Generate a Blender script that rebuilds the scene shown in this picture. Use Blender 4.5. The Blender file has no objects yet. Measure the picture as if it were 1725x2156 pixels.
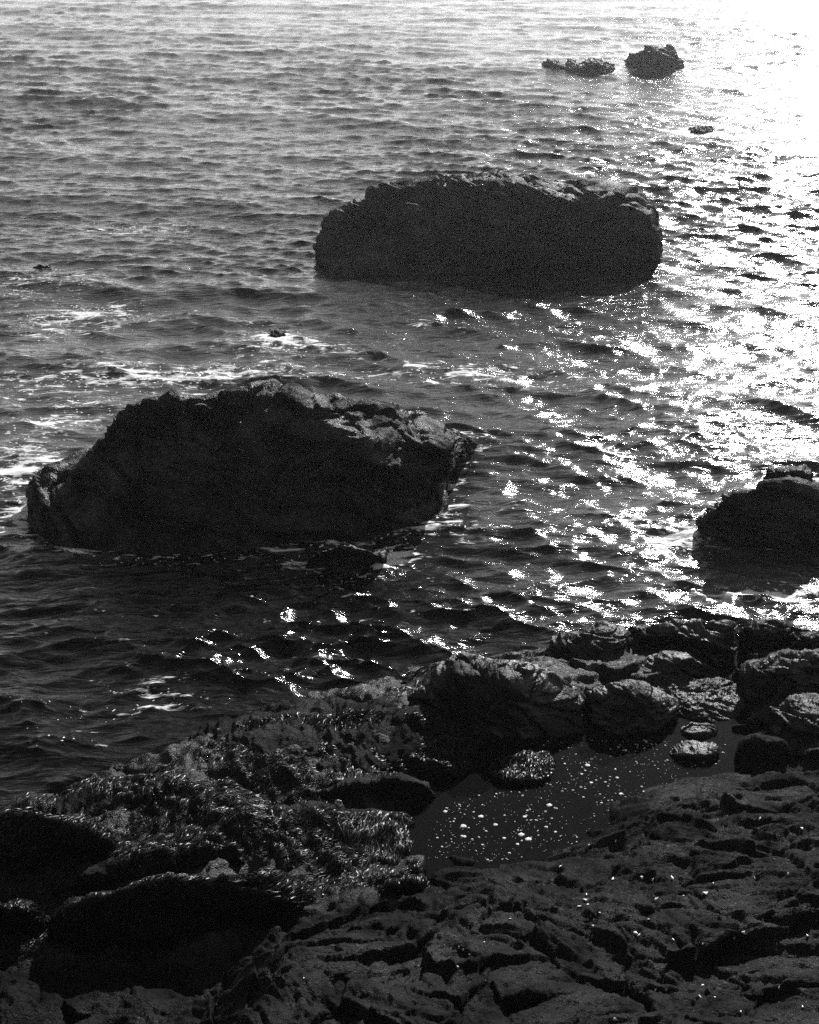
import bpy, math, random
import numpy as np

S = bpy.context.scene
COL = S.collection
R = math.radians

# ------------------------------------------------------------------ camera, sky, sun, exposure
CAM_H, PITCH, VFOV = 10.0, 24.6, 40.0
cam_d = bpy.data.cameras.new('camera')
cam = bpy.data.objects.new('camera', cam_d)
COL.objects.link(cam)
cam.location = (0, 0, CAM_H)
cam.rotation_euler = (R(90 - PITCH), 0, 0)
cam_d.sensor_fit = 'VERTICAL'
cam_d.angle = R(VFOV)
cam_d.clip_start = 0.2
cam_d.clip_end = 12000
S.camera = cam

SUN_EL, SUN_AZ = 27.5, 18.3          # degrees; azimuth to the right of the view direction (+Y)
world = bpy.data.worlds.new('World')
S.world = world
world.use_nodes = True
wn, wl = world.node_tree.nodes, world.node_tree.links
wn.clear()
sky = wn.new('ShaderNodeTexSky')
sky.sky_type = 'NISHITA'
sky.sun_disc = False
sky.sun_elevation = R(SUN_EL)
sky.sun_rotation = R(SUN_AZ)
sky.air_density = 0.6
sky.dust_density = 0.07
bw = wn.new('ShaderNodeSeparateColor')      # black and white film behind a red filter: blue sky goes dark
bg = wn.new('ShaderNodeBackground')
bg.inputs['Strength'].default_value = 0.15
wo = wn.new('ShaderNodeOutputWorld')
wl.new(sky.outputs[0], bw.inputs[0])
wl.new(bw.outputs[0], bg.inputs['Color'])
wl.new(bg.outputs[0], wo.inputs['Surface'])

sun_d = bpy.data.lights.new('sun', 'SUN')
sun_d.energy = 3.8
sun_d.angle = R(0.53)
sun = bpy.data.objects.new('sun', sun_d)
COL.objects.link(sun)
sun.location = (20, 60, 60)
# light travels along the lamp's local -Z; point +Z at the sun
sun.rotation_euler = (R(90 - SUN_EL), 0, R(180 - SUN_AZ))

S.view_settings.view_transform = 'Standard'
S.view_settings.look = 'None'
S.view_settings.exposure = 1.32
S.view_settings.gamma = 1.0
S.view_settings.use_curve_mapping = False
S.render.engine = 'CYCLES'
S.cycles.use_denoising = False
S.cycles.max_bounces = 5
S.cycles.diffuse_bounces = 2
S.cycles.glossy_bounces = 3
S.cycles.volume_bounces = 0
S.cycles.sample_clamp_indirect = 4.0

# ------------------------------------------------------------------ helpers
QW, QH = 1725.0, 2156.0
FQ = QH / 2 / math.tan(R(VFOV / 2))
cp, sp = math.cos(R(PITCH)), math.sin(R(PITCH))


def ray(qx, qy):
    xr = (np.asarray(qx, float) - QW / 2) / FQ
    yu = (QH / 2 - np.asarray(qy, float)) / FQ
    return np.stack([xr, cp + yu * sp, -sp + yu * cp], -1)


def at(qx, qy, z=0.0):
    """world point where the line of sight through photo point (qx, qy) meets height z"""
    d = ray(qx, qy)
    t = (CAM_H - np.asarray(z, float)) / -d[..., 2]
    p = d * t[..., None]
    p[..., 2] += CAM_H
    return p


def _hash(ix, iy, iz, seed):
    h = (ix * 374761393 + iy * 668265263 + iz * 2147483647 + seed * 144269) & 0xFFFFFFFF
    h = ((h ^ (h >> 13)) * 1274126177) & 0xFFFFFFFF
    h = ((h ^ (h >> 16)) * 2246822519) & 0xFFFFFFFF
    return h ^ (h >> 15)


_G = np.array([[1, 1, 0], [-1, 1, 0], [1, -1, 0], [-1, -1, 0], [1, 0, 1], [-1, 0, 1], [1, 0, -1], [-1, 0, -1],
               [0, 1, 1], [0, -1, 1], [0, 1, -1], [0, -1, -1], [1, 1, 0], [-1, 1, 0], [0, -1, 1], [0, -1, -1]], np.float32)


def noise(p, seed=0):
    """gradient noise at points p (..., 3), about -1..1"""
    shp = p.shape[:-1]
    p = p.reshape(-1, 3)
    f = np.floor(p)
    i = f.astype(np.int64)
    r = (p - f).astype(np.float32)
    w = r * r * r * (r * (r * 6 - 15) + 10)
    out = np.zeros(len(p), np.float32)
    for dx in (0, 1):
        wx = w[:, 0] if dx else 1 - w[:, 0]
        for dy in (0, 1):
            wy = w[:, 1] if dy else 1 - w[:, 1]
            for dz in (0, 1):
                wz = w[:, 2] if dz else 1 - w[:, 2]
                g = _G[_hash(i[:, 0] + dx, i[:, 1] + dy, i[:, 2] + dz, seed) & 15]
                out += wx * wy * wz * (g[:, 0] * (r[:, 0] - dx) + g[:, 1] * (r[:, 1] - dy) + g[:, 2] * (r[:, 2] - dz))
    return out.reshape(shp)


def fbm(p, octs=4, seed=0, gain=0.5, lac=2.03):
    s, a = 0, 1.0
    for k in range(octs):
        s = s + a * noise(p, seed + k * 17)
        p = p * lac + 3.7
        a *= gain
    return s


def ridged(p, octs=4, seed=0, gain=0.5, lac=2.03):
    s, a, n = 0, 1.0, 0
    for k in range(octs):
        s = s + a * (1 - 2.2 * np.abs(noise(p, seed + k * 17)))
        n += a
        p = p * lac + 5.1
        a *= gain
    return s / n


def worley2(p, seed=0):
    """F1, F2 of 2-d points p (..., 2) and a random height per cell"""
    shp = p.shape[:-1]
    p = p.reshape(-1, 2)
    i = np.floor(p).astype(np.int64)
    f1 = np.full(len(p), 9.0)
    f2 = np.full(len(p), 9.0)
    hh = np.zeros(len(p))
    tx = np.zeros(len(p))
    for dx in (-1, 0, 1):
        for dy in (-1, 0, 1):
            c = i + (dx, dy)
            h = _hash(c[:, 0], c[:, 1], c[:, 0] * 0, seed)
            ox = (h & 1023) / 1023.0
            oy = ((h >> 10) & 1023) / 1023.0
            vx, vy = p[:, 0] - c[:, 0] - ox, p[:, 1] - c[:, 1] - oy
            d = np.hypot(vx, vy)
            near = d < f1
            f2 = np.where(near, f1, np.minimum(f2, d))
            hc = ((h >> 20) & 1023) / 1023.0
            ang = hc * 40.0
            hh = np.where(near, hc, hh)
            tx = np.where(near, vx * np.cos(ang) + vy * np.sin(ang), tx)
            f1 = np.where(near, d, f1)
    return f1.reshape(shp), f2.reshape(shp), hh.reshape(shp), tx.reshape(shp)


def worley3(p, seed=0):
    """F1, F2, cell value and cell tilt at 3-d points"""
    shp = p.shape[:-1]
    p = p.reshape(-1, 3)
    i = np.floor(p).astype(np.int64)
    f1 = np.full(len(p), 9.0); f2 = np.full(len(p), 9.0); hh = np.zeros(len(p)); tx = np.zeros(len(p))
    for dx in (-1, 0, 1):
        for dy in (-1, 0, 1):
            for dz in (-1, 0, 1):
                c = i + (dx, dy, dz)
                h = _hash(c[:, 0], c[:, 1], c[:, 2], seed)
                g = _hash(c[:, 2] + 91, c[:, 0], c[:, 1], seed + 5)
                v = p - c - np.stack([(h & 1023) / 1023.0, ((h >> 10) & 1023) / 1023.0, ((h >> 20) & 1023) / 1023.0], 1)
                d = np.sqrt((v * v).sum(1))
                near = d < f1
                f2 = np.where(near, f1, np.minimum(f2, d))
                n = np.stack([(g & 1023) / 511.5 - 1, ((g >> 10) & 1023) / 511.5 - 1, ((g >> 20) & 1023) / 511.5 - 1], 1)
                hh = np.where(near, (g & 255) / 255.0, hh)
                tx = np.where(near, (v * n).sum(1), tx)
                f1 = np.where(near, d, f1)
    return f1.reshape(shp), f2.reshape(shp), hh.reshape(shp), tx.reshape(shp)


def sstep(a, b, x):
    t = np.clip((x - a) / (b - a), 0, 1)
    return t * t * (3 - 2 * t)


def mesh_obj(name, verts, faces, mat, parent=None, smooth=True):
    verts = np.asarray(verts, np.float32).reshape(-1, 3)
    faces = np.asarray(faces, np.int32)
    me = bpy.data.meshes.new(name)
    k = faces.shape[1]
    me.vertices.add(len(verts))
    me.vertices.foreach_set('co', verts.ravel())
    me.loops.add(faces.size)
    me.loops.foreach_set('vertex_index', faces.ravel())
    me.polygons.add(len(faces))
    me.polygons.foreach_set('loop_start', np.arange(len(faces), dtype=np.int32) * k)
    me.polygons.foreach_set('loop_total', np.full(len(faces), k, np.int32))
    if smooth:
        me.polygons.foreach_set('use_smooth', np.ones(len(faces), bool))
    me.update(calc_edges=True)
    me.materials.append(mat)
    o = bpy.data.objects.new(name, me)
    COL.objects.link(o)
    if parent:
        o.parent = parent
    return o


def grid_faces(nu, nv):
    a = np.arange(nu * nv).reshape(nu, nv)
    return np.stack([a[:-1, :-1], a[1:, :-1], a[1:, 1:], a[:-1, 1:]], -1).reshape(-1, 4)


def grid_normals(P):
    du = np.gradient(P, axis=0)
    dv = np.gradient(P, axis=1)
    n = np.cross(du, dv)
    return n / (np.linalg.norm(n, axis=-1, keepdims=True) + 1e-9)


def tag(o, label=None, cat=None, group=None, kind=None):
    if label: o['label'] = label
    if cat: o['category'] = cat
    if group: o['group'] = group
    if kind: o['kind'] = kind
    return o


# ------------------------------------------------------------------ materials (all neutral: the film is black and white)
def new_mat(name):
    m = bpy.data.materials.new(name)
    m.use_nodes = True
    nt = m.node_tree
    b = nt.nodes['Principled BSDF']
    return m, nt, b


def g4(v): return (v, v, v, 1)


def n_noise(nt, scale, detail=6, rough=0.6, stretch=None, dist=0.0):
    tc = nt.nodes.get('tc') or nt.nodes.new('ShaderNodeNewGeometry')
    tc.name = 'tc'
    src = tc.outputs['Position']
    if stretch:
        mp = nt.nodes.new('ShaderNodeMapping')
        mp.inputs['Scale'].default_value = stretch[:3]
        if len(stretch) > 3: mp.inputs['Rotation'].default_value = (0, 0, stretch[3])
        nt.links.new(src, mp.inputs['Vector'])
        src = mp.outputs[0]
    n = nt.nodes.new('ShaderNodeTexNoise')
    n.inputs['Scale'].default_value = scale
    n.inputs['Detail'].default_value = detail
    n.inputs['Roughness'].default_value = rough
    n.inputs['Distortion'].default_value = dist
    nt.links.new(src, n.inputs['Vector'])
    return n


def n_bump(nt, b, height, dist, strength=1.0, prev=None):
    bp = nt.nodes.new('ShaderNodeBump')
    bp.inputs['Distance'].default_value = dist
    bp.inputs['Strength'].default_value = strength
    nt.links.new(height, bp.inputs['Height'])
    if prev: nt.links.new(prev, bp.inputs['Normal'])
    nt.links.new(bp.outputs[0], b.inputs['Normal'])
    return bp.outputs[0]


def n_ramp(nt, src, stops):
    r = nt.nodes.new('ShaderNodeValToRGB')
    els = r.color_ramp.elements
    while len(els) < len(stops): els.new(0.5)
    for e, (p, v) in zip(els, stops):
        e.position = p
        e.color = g4(v)
    nt.links.new(src, r.inputs[0])
    return r.outputs[0]


def rock_mat(name, lo, hi, rough, bump=0.02, gloss=(0.004, 0.03), fscale=14):
    """rough stone: a dull diffuse body with a thin broken film of wet gloss"""
    m = bpy.data.materials.new(name)
    m.use_nodes = True
    nt = m.node_tree
    nt.nodes.remove(nt.nodes['Principled BSDF'])
    df = nt.nodes.new('ShaderNodeBsdfDiffuse'); df.name = 'body'
    gl = nt.nodes.new('ShaderNodeBsdfGlossy'); gl.name = 'film'
    mx = nt.nodes.new('ShaderNodeMixShader'); mx.name = 'wetness'
    gl.inputs['Color'].default_value = g4(1)
    gl.inputs['Roughness'].default_value = rough
    nt.links.new(df.outputs[0], mx.inputs[1]); nt.links.new(gl.outputs[0], mx.inputs[2])
    nt.links.new(mx.outputs[0], nt.nodes['Material Output'].inputs['Surface'])
    big = n_noise(nt, 1.3, 7, 0.7)
    fine = n_noise(nt, fscale, 8, 0.7)
    nt.links.new(n_ramp(nt, big.outputs[0], [(0.3, lo), (0.7, hi)]), df.inputs['Color'])
    wet = n_noise(nt, 1.1, 9, 0.72)
    nt.links.new(n_ramp(nt, wet.outputs[0], [(0.38, gloss[1]), (0.62, gloss[0])]), mx.inputs['Fac'])
    p = n_bump(nt, df, fine.outputs[0], bump, 1.0)
    v = nt.nodes.new('ShaderNodeTexVoronoi')
    v.inputs['Scale'].default_value = fscale * 2.2
    nt.links.new(nt.nodes['tc'].outputs['Position'], v.inputs['Vector'])
    p = n_bump(nt, df, v.outputs[0], bump * 0.35, 0.8, p)
    nt.links.new(p, gl.inputs['Normal'])
    return m


M_SEAROCK = rock_mat('wet_sea_rock', 0.003, 0.007, 0.36, 0.035, (0.002, 0.045))
M_LEDGE = rock_mat('wet_ledge_rock', 0.006, 0.014, 0.36, 0.016, (0.006, 0.045))
M_WEEDROCK = rock_mat('weedy_rock', 0.003, 0.007, 0.45, 0.03, (0.001, 0.012), fscale=24)
M_BOULDER = rock_mat('smooth_boulder', 0.010, 0.020, 0.5, 0.012, (0.002, 0.01), fscale=18)
M_SHELF = rock_mat('dry_shelf_rock', 0.004, 0.015, 0.40, 0.022, (0.0, 0.010), fscale=26)
nt = M_SHELF.node_tree                                     # weed-stained, wet and darker lower-left ground, from attributes
at_ = nt.nodes.new('ShaderNodeAttribute'); at_.attribute_name = 'weed'
mx = nt.nodes.new('ShaderNodeMix'); mx.data_type = 'RGBA'
mxc = [i for i in mx.inputs if i.enabled]
nt.links.new(nt.nodes['body'].inputs['Color'].links[0].from_socket, mxc[1])
mxc[2].default_value = g4(0.004)
nt.links.new(at_.outputs['Fac'], mxc[0])
nt.links.new([o for o in mx.outputs if o.enabled][0], nt.nodes['body'].inputs['Color'])
at_ = nt.nodes.new('ShaderNodeAttribute'); at_.attribute_name = 'wet'
ma = nt.nodes.new('ShaderNodeMath'); ma.operation = 'MULTIPLY_ADD'; ma.inputs[1].default_value = 0.02
nt.links.new(at_.outputs['Fac'], ma.inputs[0])
nt.links.new(nt.nodes['wetness'].inputs['Fac'].links[0].from_socket, ma.inputs[2])
nt.links.new(ma.outputs[0], nt.nodes['wetness'].inputs['Fac'])

m, nt, b = new_mat('seaweed')
b.inputs['Base Color'].default_value = g4(0.006)
b.inputs['Roughness'].default_value = 0.36
b.inputs['Specular IOR Level'].default_value = 0.12
M_WEED = m

m, nt, b = new_mat('pale_scrap')
b.inputs['Base Color'].default_value = g4(0.6)
b.inputs['Roughness'].default_value = 0.6
M_SCRAP = m

m, nt, b = new_mat('foam')
b.inputs['Base Color'].default_value = g4(0.5)
b.inputs['Roughness'].default_value = 0.55
f = n_noise(nt, 160, 3, 0.6)
n_bump(nt, b, f.outputs[0], 0.01)
M_FOAM = m

# sea water
m, nt, b = new_mat('sea_water')
b.inputs['Base Color'].default_value = g4(0.004)
b.inputs['Roughness'].default_value = 0.07
b.inputs['IOR'].default_value = 1.23
r1 = n_noise(nt, 3.4, 4, 0.5, stretch=(0.5, 1.7, 1, 0.2), dist=0.9)
p = n_bump(nt, b, r1.outputs[0], 0.042, 1.0)
r2 = n_noise(nt, 11, 5, 0.6, stretch=(0.8, 1.2, 1, -0.2), dist=0.3)
p = n_bump(nt, b, r2.outputs[0], 0.006, 1.0, p)
# foam lace driven by the 'foam' attribute
fa = nt.nodes.new('ShaderNodeAttribute'); fa.attribute_name = 'foam'
warp = n_noise(nt, 1.6, 4, 0.6)
mixv = nt.nodes.new('ShaderNodeMix'); mixv.data_type = 'VECTOR'; mixv.inputs['Factor'].default_value = 0.35
nt.links.new(nt.nodes['tc'].outputs['Position'], mixv.inputs['A'])
nt.links.new(warp.outputs['Color'], mixv.inputs['B'])
vor = nt.nodes.new('ShaderNodeTexVoronoi'); vor.feature = 'DISTANCE_TO_EDGE'; vor.inputs['Scale'].default_value = 3.4
nt.links.new(mixv.outputs['Result'], vor.inputs['Vector'])
fn = n_noise(nt, 2.6, 8, 0.72, stretch=(0.4, 1.7, 1, 0.2), dist=1.0)
fc = nt.nodes.new('ShaderNodeMath'); fc.operation = 'MULTIPLY_ADD'; fc.inputs[1].default_value = 1.9; fc.inputs[2].default_value = -0.45
nt.links.new(fn.outputs[0], fc.inputs[0])
inv = nt.nodes.new('ShaderNodeMath'); inv.operation = 'MULTIPLY_ADD'; inv.inputs[1].default_value = -0.7; inv.inputs[2].default_value = 0.10
nt.links.new(vor.outputs['Distance'], inv.inputs[0])
s1 = nt.nodes.new('ShaderNodeMath'); s1.operation = 'ADD'
nt.links.new(fc.outputs[0], s1.inputs[0]); nt.links.new(inv.outputs[0], s1.inputs[1])
s2 = nt.nodes.new('ShaderNodeMath'); s2.operation = 'ADD'
nt.links.new(s1.outputs[0], s2.inputs[0]); nt.links.new(fa.outputs['Fac'], s2.inputs[1])
mask = n_ramp(nt, s2.outputs[0], [(0.92, 0), (1.0, 1)])
s2b = nt.nodes.new('ShaderNodeMath'); s2b.operation = 'MULTIPLY'; s2b.inputs[1].default_value = 0.8
nt.links.new(s2.outputs[0], s2b.inputs[0])
mask = n_ramp(nt, s2b.outputs[0], [(0.70, 0), (0.82, 1)])
v2 = nt.nodes.new('ShaderNodeTexVoronoi'); v2.inputs['Scale'].default_value = 13.0       # loose flecks
nt.links.new(mixv.outputs['Result'], v2.inputs['Vector'])
lim = nt.nodes.new('ShaderNodeMath'); lim.operation = 'MULTIPLY_ADD'; lim.inputs[1].default_value = 0.75; lim.inputs[2].default_value = -0.03
nt.links.new(fa.outputs['Fac'], lim.inputs[0])
lt = nt.nodes.new('ShaderNodeMath'); lt.operation = 'LESS_THAN'
nt.links.new(v2.outputs['Distance'], lt.inputs[0]); nt.links.new(lim.outputs[0], lt.inputs[1])
mxm = nt.nodes.new('ShaderNodeMath'); mxm.operation = 'MAXIMUM'
nt.links.new(mask, mxm.inputs[0]); nt.links.new(lt.outputs[0], mxm.inputs[1])
mask = mxm.outputs[0]
mc = nt.nodes.new('ShaderNodeMix'); mc.data_type = 'RGBA'
mc.inputs['B'].default_value = g4(0.62)
ml = nt.nodes.new('ShaderNodeAttribute'); ml.attribute_name = 'tone_lift'          # lighter base colour: surf bubbles, plus painted brightness for dark water between glints
mlc = nt.nodes.new('ShaderNodeCombineColor')
for i_ in range(3): nt.links.new(ml.outputs['Fac'], mlc.inputs[i_])
nt.links.new(mlc.outputs[0], [i for i in mc.inputs if i.enabled and i.name == 'A'][0])
nt.links.new(mask, mc.inputs['Factor']); nt.links.new(mc.outputs['Result'], b.inputs['Base Color'])
mr = nt.nodes.new('ShaderNodeMix'); mr.data_type = 'FLOAT'
ra = nt.nodes.new('ShaderNodeAttribute'); ra.attribute_name = 'ripple'
nt.links.new(ra.outputs['Fac'], mr.inputs['A']); mr.inputs['B'].default_value = 0.6
nt.links.new(mask, mr.inputs['Factor']); nt.links.new(mr.outputs['Result'], b.inputs['Roughness'])
M_SEA = m

m, nt, b = new_mat('pool_water')
b.inputs['Base Color'].default_value = g4(0.004)
b.inputs['Roughness'].default_value = 0.03
b.inputs['IOR'].default_value = 1.11
r1 = n_noise(nt, 5, 2, 0.5)
n_bump(nt, b, r1.outputs[0], 0.002)
M_POOL = m


# ------------------------------------------------------------------ sea
def ocean(L, N, lmin, lmax, wdir, spread, seed, power=3.4):
    """one periodic tile of wind waves: height and sideways shift, unit rms height"""
    rng = np.random.default_rng(seed)
    k1 = 2 * np.pi * np.fft.fftfreq(N, L / N)
    kx, ky = np.meshgrid(k1, k1, indexing='ij')
    k = np.hypot(kx, ky); k[0, 0] = 1
    kl, kh = 2 * np.pi / lmax, 2 * np.pi / lmin
    th = np.arctan2(ky, kx) - wdir
    amp = k ** (-power / 2) * np.exp(-0.5 * (kl / k) ** 4) * np.exp(-0.5 * (k / kh) ** 4) * (np.abs(np.cos(th)) ** spread + 0.12)
    amp[0, 0] = 0
    h = amp * (rng.normal(size=(N, N)) + 1j * rng.normal(size=(N, N)))
    z = np.fft.ifft2(h)
    s = z.real.std()
    dx = np.fft.ifft2(1j * kx / k * h).real / s
    dy = np.fft.ifft2(1j * ky / k * h).real / s
    return (z.real / s).astype(np.float32), dx.astype(np.float32), dy.astype(np.float32)


def tile(fields, L, x, y):
    N = fields[0].shape[0]
    fx, fy = (x / L * N) % N, (y / L * N) % N
    ix, iy = np.floor(fx).astype(int) % N, np.floor(fy).astype(int) % N
    tx, ty = fx - np.floor(fx), fy - np.floor(fy)
    jx, jy = (ix + 1) % N, (iy + 1) % N
    return [(f[ix, iy] * (1 - tx) + f[jx, iy] * tx) * (1 - ty) + (f[ix, jy] * (1 - tx) + f[jx, jy] * tx) * ty for f in fields]


# shoreline of the rock platform (photo points); the sea sheet dips under the rocks landward of it
SHORE = [(-400, 1760), (0, 1690), (150, 1640), (300, 1600), (420, 1560), (560, 1520), (700, 1500), (840, 1490), (930, 1440), (1100, 1400),
         (1200, 1365), (1330, 1340), (1480, 1335), (1600, 1345), (1725, 1360), (2100, 1380)]
SHW = np.array([at(x, y, 0) for x, y in SHORE])

az_in = np.linspace(-19.5, 19.5, 640)
az = np.concatenate([-np.geomspace(78, 19.7, 44), az_in, np.geomspace(19.7, 78, 44)])
dep = np.concatenate([np.linspace(38, 15.03, 310), np.linspace(15, 4.35, 370)])
rr = CAM_H / np.tan(np.radians(dep))
far = np.geomspace(rr[-1] * 1.02, 5200, 40)
rr = np.concatenate([rr, far])
AZ, RR = np.meshgrid(np.radians(az), rr, indexing='ij')
X, Y = RR * np.sin(AZ), RR * np.cos(AZ)
sp_r = np.gradient(rr)[None, :] + 0 * RR
Z = np.zeros_like(X); DX = np.zeros_like(X); DY = np.zeros_like(X)
for (L, N, lmin, lmax, wd, spr, rms, chop, seed, fade) in (
        (83.0, 512, 3.0, 16.0, -1.75, 4, 0.06, 1.0, 3, 40.0),
        (37.0, 1024, 0.35, 3.2, -1.85, 1.8, 0.043, 1.6, 5, 0.8),
        (11.3, 512, 0.12, 0.8, -1.45, 2, 0.011, 1.5, 8, 0.2)):
    F = ocean(L, N, lmin, lmax, wd, spr, seed)
    h, dx, dy = tile(F, L, X + 40.3, Y + 11.7)
    w = rms * sstep(fade * 1.6, fade * 0.5, sp_r)
    Z += h * w; DX += dx * w * chop; DY += dy * w * chop
# gusts: patches of rougher and calmer water
gust = 0.85 + 0.55 * fbm(np.stack([X * 0.06, Y * 0.035, 0 * X], -1), 3, 41)
gust = np.clip(gust, 0.55, 1.4)
gust *= 1 - 0.18 * sstep(28, 95, Y)
Z *= gust; DX *= gust; DY *= gust

flow = np.zeros_like(X)
for qx, qy, hx, hy, st in ((230, 1290, 2.6, 1.8, 1), (1000, 1170, 1.8, 1.0, .7), (1620, 1200, 1.6, .8, .8), (1060, 980, 1.4, 2.2, .6)):
    c = at(qx, qy, 0)
    flow = np.maximum(flow, st * np.exp(-((X - c[0]) / hx) ** 2 - ((Y - c[1]) / hy) ** 2))
fl_ = flow > 0.03
fx_, fy_ = X[fl_], Y[fl_]
wv = fbm(np.stack([fx_ * .35, fy_ * .35, 0 * fx_], -1), 2, 131)
uu = fx_ * np.cos(0.42) + fy_ * np.sin(0.42)
vv = -fx_ * np.sin(0.42) + fy_ * np.cos(0.42) + 0.10 * (uu + 1.0) ** 2 * 0.35 + 0.3 * wv
qf = np.stack([uu * .30, vv * 1.9, 0 * uu], -1)
rg = 0.5 - np.abs(noise(qf, 133)) * 1.5
rg2 = 0.5 - np.abs(noise(qf * np.array([1.8, 2.6, 1]) + 4, 137)) * 1.5
keep_ = 1 - 0.5 * flow
for qx, qy, hx, hy, st in ((620, 1330, 1.9, 1.5, 1.1), (760, 1420, 1.3, .8, .8), (1080, 625, 5.0, 2.4, .22), (1180, 900, 3.5, 3.0, .3), (1420, 1120, .9, .7, .6), (1580, 1260, 1.8, .5, .6)):
    c = at(qx, qy, 0)                                             # broken water between the rocks
    keep_ = keep_ + st * np.exp(-((X - c[0]) / hx) ** 2 - ((Y - c[1]) / hy) ** 2)
Z *= keep_; DX *= keep_; DY *= keep_
Z[fl_] += flow[fl_] * (0.13 * rg + 0.06 * rg2)

ysh = np.interp(X.ravel(), SHW[:, 0], SHW[:, 1]).reshape(X.shape)
land = sstep(-0.1, -1.2, Y - ysh)          # 1 landward
Z = Z * (1 - 0.35 * sstep(1.5, 0.0, Y - ysh)) - 0.9 * land

# foam density: drift patches, and wash round the rocks
foam = np.zeros_like(X)
FOAM = [  # photo point, half width along x and y in metres, strength
    (60, 610, 2.2, 2.0, .24), (190, 662, 2.0, 0.9, .36), (110, 700, 1.6, 1.0, .2), (290, 480, 2.6, 1.6, .27), (100, 800, 2.4, .9, .22), (330, 790, 2.6, .8, .2),
    (430, 800, 1.4, .7, .2), (560, 780, 2.0, .9, .17), (640, 735, 2.2, .8, .2), (130, 885, 1.0, .35, .4), (180, 850, 1.6, .6, .3), (60, 930, 1.1, .9, .3),
    (30, 1010, .7, 1.0, .32), (90, 985, .9, .6, .3), (20, 1090, .5, .7, .3), (920, 780, 2.4, .6, .26), (1050, 790, 2.4, .8, .2), (1130, 815, 1.6, .7, .22),
    (1000, 930, .5, .6, .3), (1400, 1120, .9, .8, .26), (1440, 1150, .6, .5, .28), (1560, 1250, 1.8, .28, .34), (1680, 1250, 1.2, .3, .34), (1120, 1230, .8, .3, .26),
    (960, 1120, 1.0, .5, .2), (1080, 1060, 1.0, .5, .16), (828, 1172, .35, .3, .42), (790, 1205, .4, .2, .34), (200, 1500, 1.0, .5, .15), (330, 1480, .8, .4, .17), (120, 1560, .8, .35, .2),  # foam at the small rock also stands in for its lit right edge
    (700, 1320, 1.2, .7, .15), (600, 1430, 1.0, .6, .16), (900, 110, 14, 9, .1), (1240, 120, 7, 2.5, .3), (1460, 275, 2.6, 1.8, .26), (1200, 300, 8, 4, .14),
    (120, 300, 5, 3, .16), (40, 470, 3, 2, .14), (640, 470, 5, 3, .1), (250, 760, 5, 6, .09), (900, 700, 2, 1.2, .14), (1180, 680, 2, 1.0, .14)]
for qx, qy, hx, hy, st in FOAM:
    c = at(qx, qy, 0)
    foam += 0.85 * st * np.exp(-((X - c[0]) / hx) ** 2 - ((Y - c[1]) / hy) ** 2)
foam_extra = []          # filled from the rocks' waterlines below


# ------------------------------------------------------------------ rocks
def crom(P, n):
    """Catmull-Rom through P (..., k, 3) resampled to n points evenly by length"""
    k = P.shape[-2]
    Q = np.concatenate([2 * P[..., :1, :] - P[..., 1:2, :], P, 2 * P[..., -1:, :] - P[..., -2:-1, :]], -2)
    out = []
    for s in range(k - 1):
        p0, p1, p2, p3 = (Q[..., s + j, :] for j in range(4))
        for t in np.linspace(0, 1, 24, endpoint=(s == k - 2)):
            out.append(0.5 * (2 * p1 + (p2 - p0) * t * 0.8 + (2 * p0 - 5 * p1 + 4 * p2 - p3) * t * t * 0.0 +
                              0) if False else _cr(p0, p1, p2, p3, t))
    out = np.stack(out, -2)
    d = np.linalg.norm(np.diff(out, axis=-2), axis=-1)
    s = np.concatenate([np.zeros(d.shape[:-1] + (1,)), np.cumsum(d, -1)], -1)
    res = np.empty(P.shape[:-2] + (n, 3))
    for i in range(P.shape[0]):
        tt = np.linspace(0, s[i, -1], n)
        for c in range(3):
            res[i, :, c] = np.interp(tt, s[i], out[i, :, c])
    return res


def _cr(p0, p1, p2, p3, t, ten=0.35):
    m1, m2 = ten * (p2 - p0), ten * (p3 - p1)
    t2, t3 = t * t, t * t * t
    return (2 * t3 - 3 * t2 + 1) * p1 + (t3 - 2 * t2 + t) * m1 + (-2 * t3 + 3 * t2) * p2 + (t3 - t2) * m2


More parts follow.
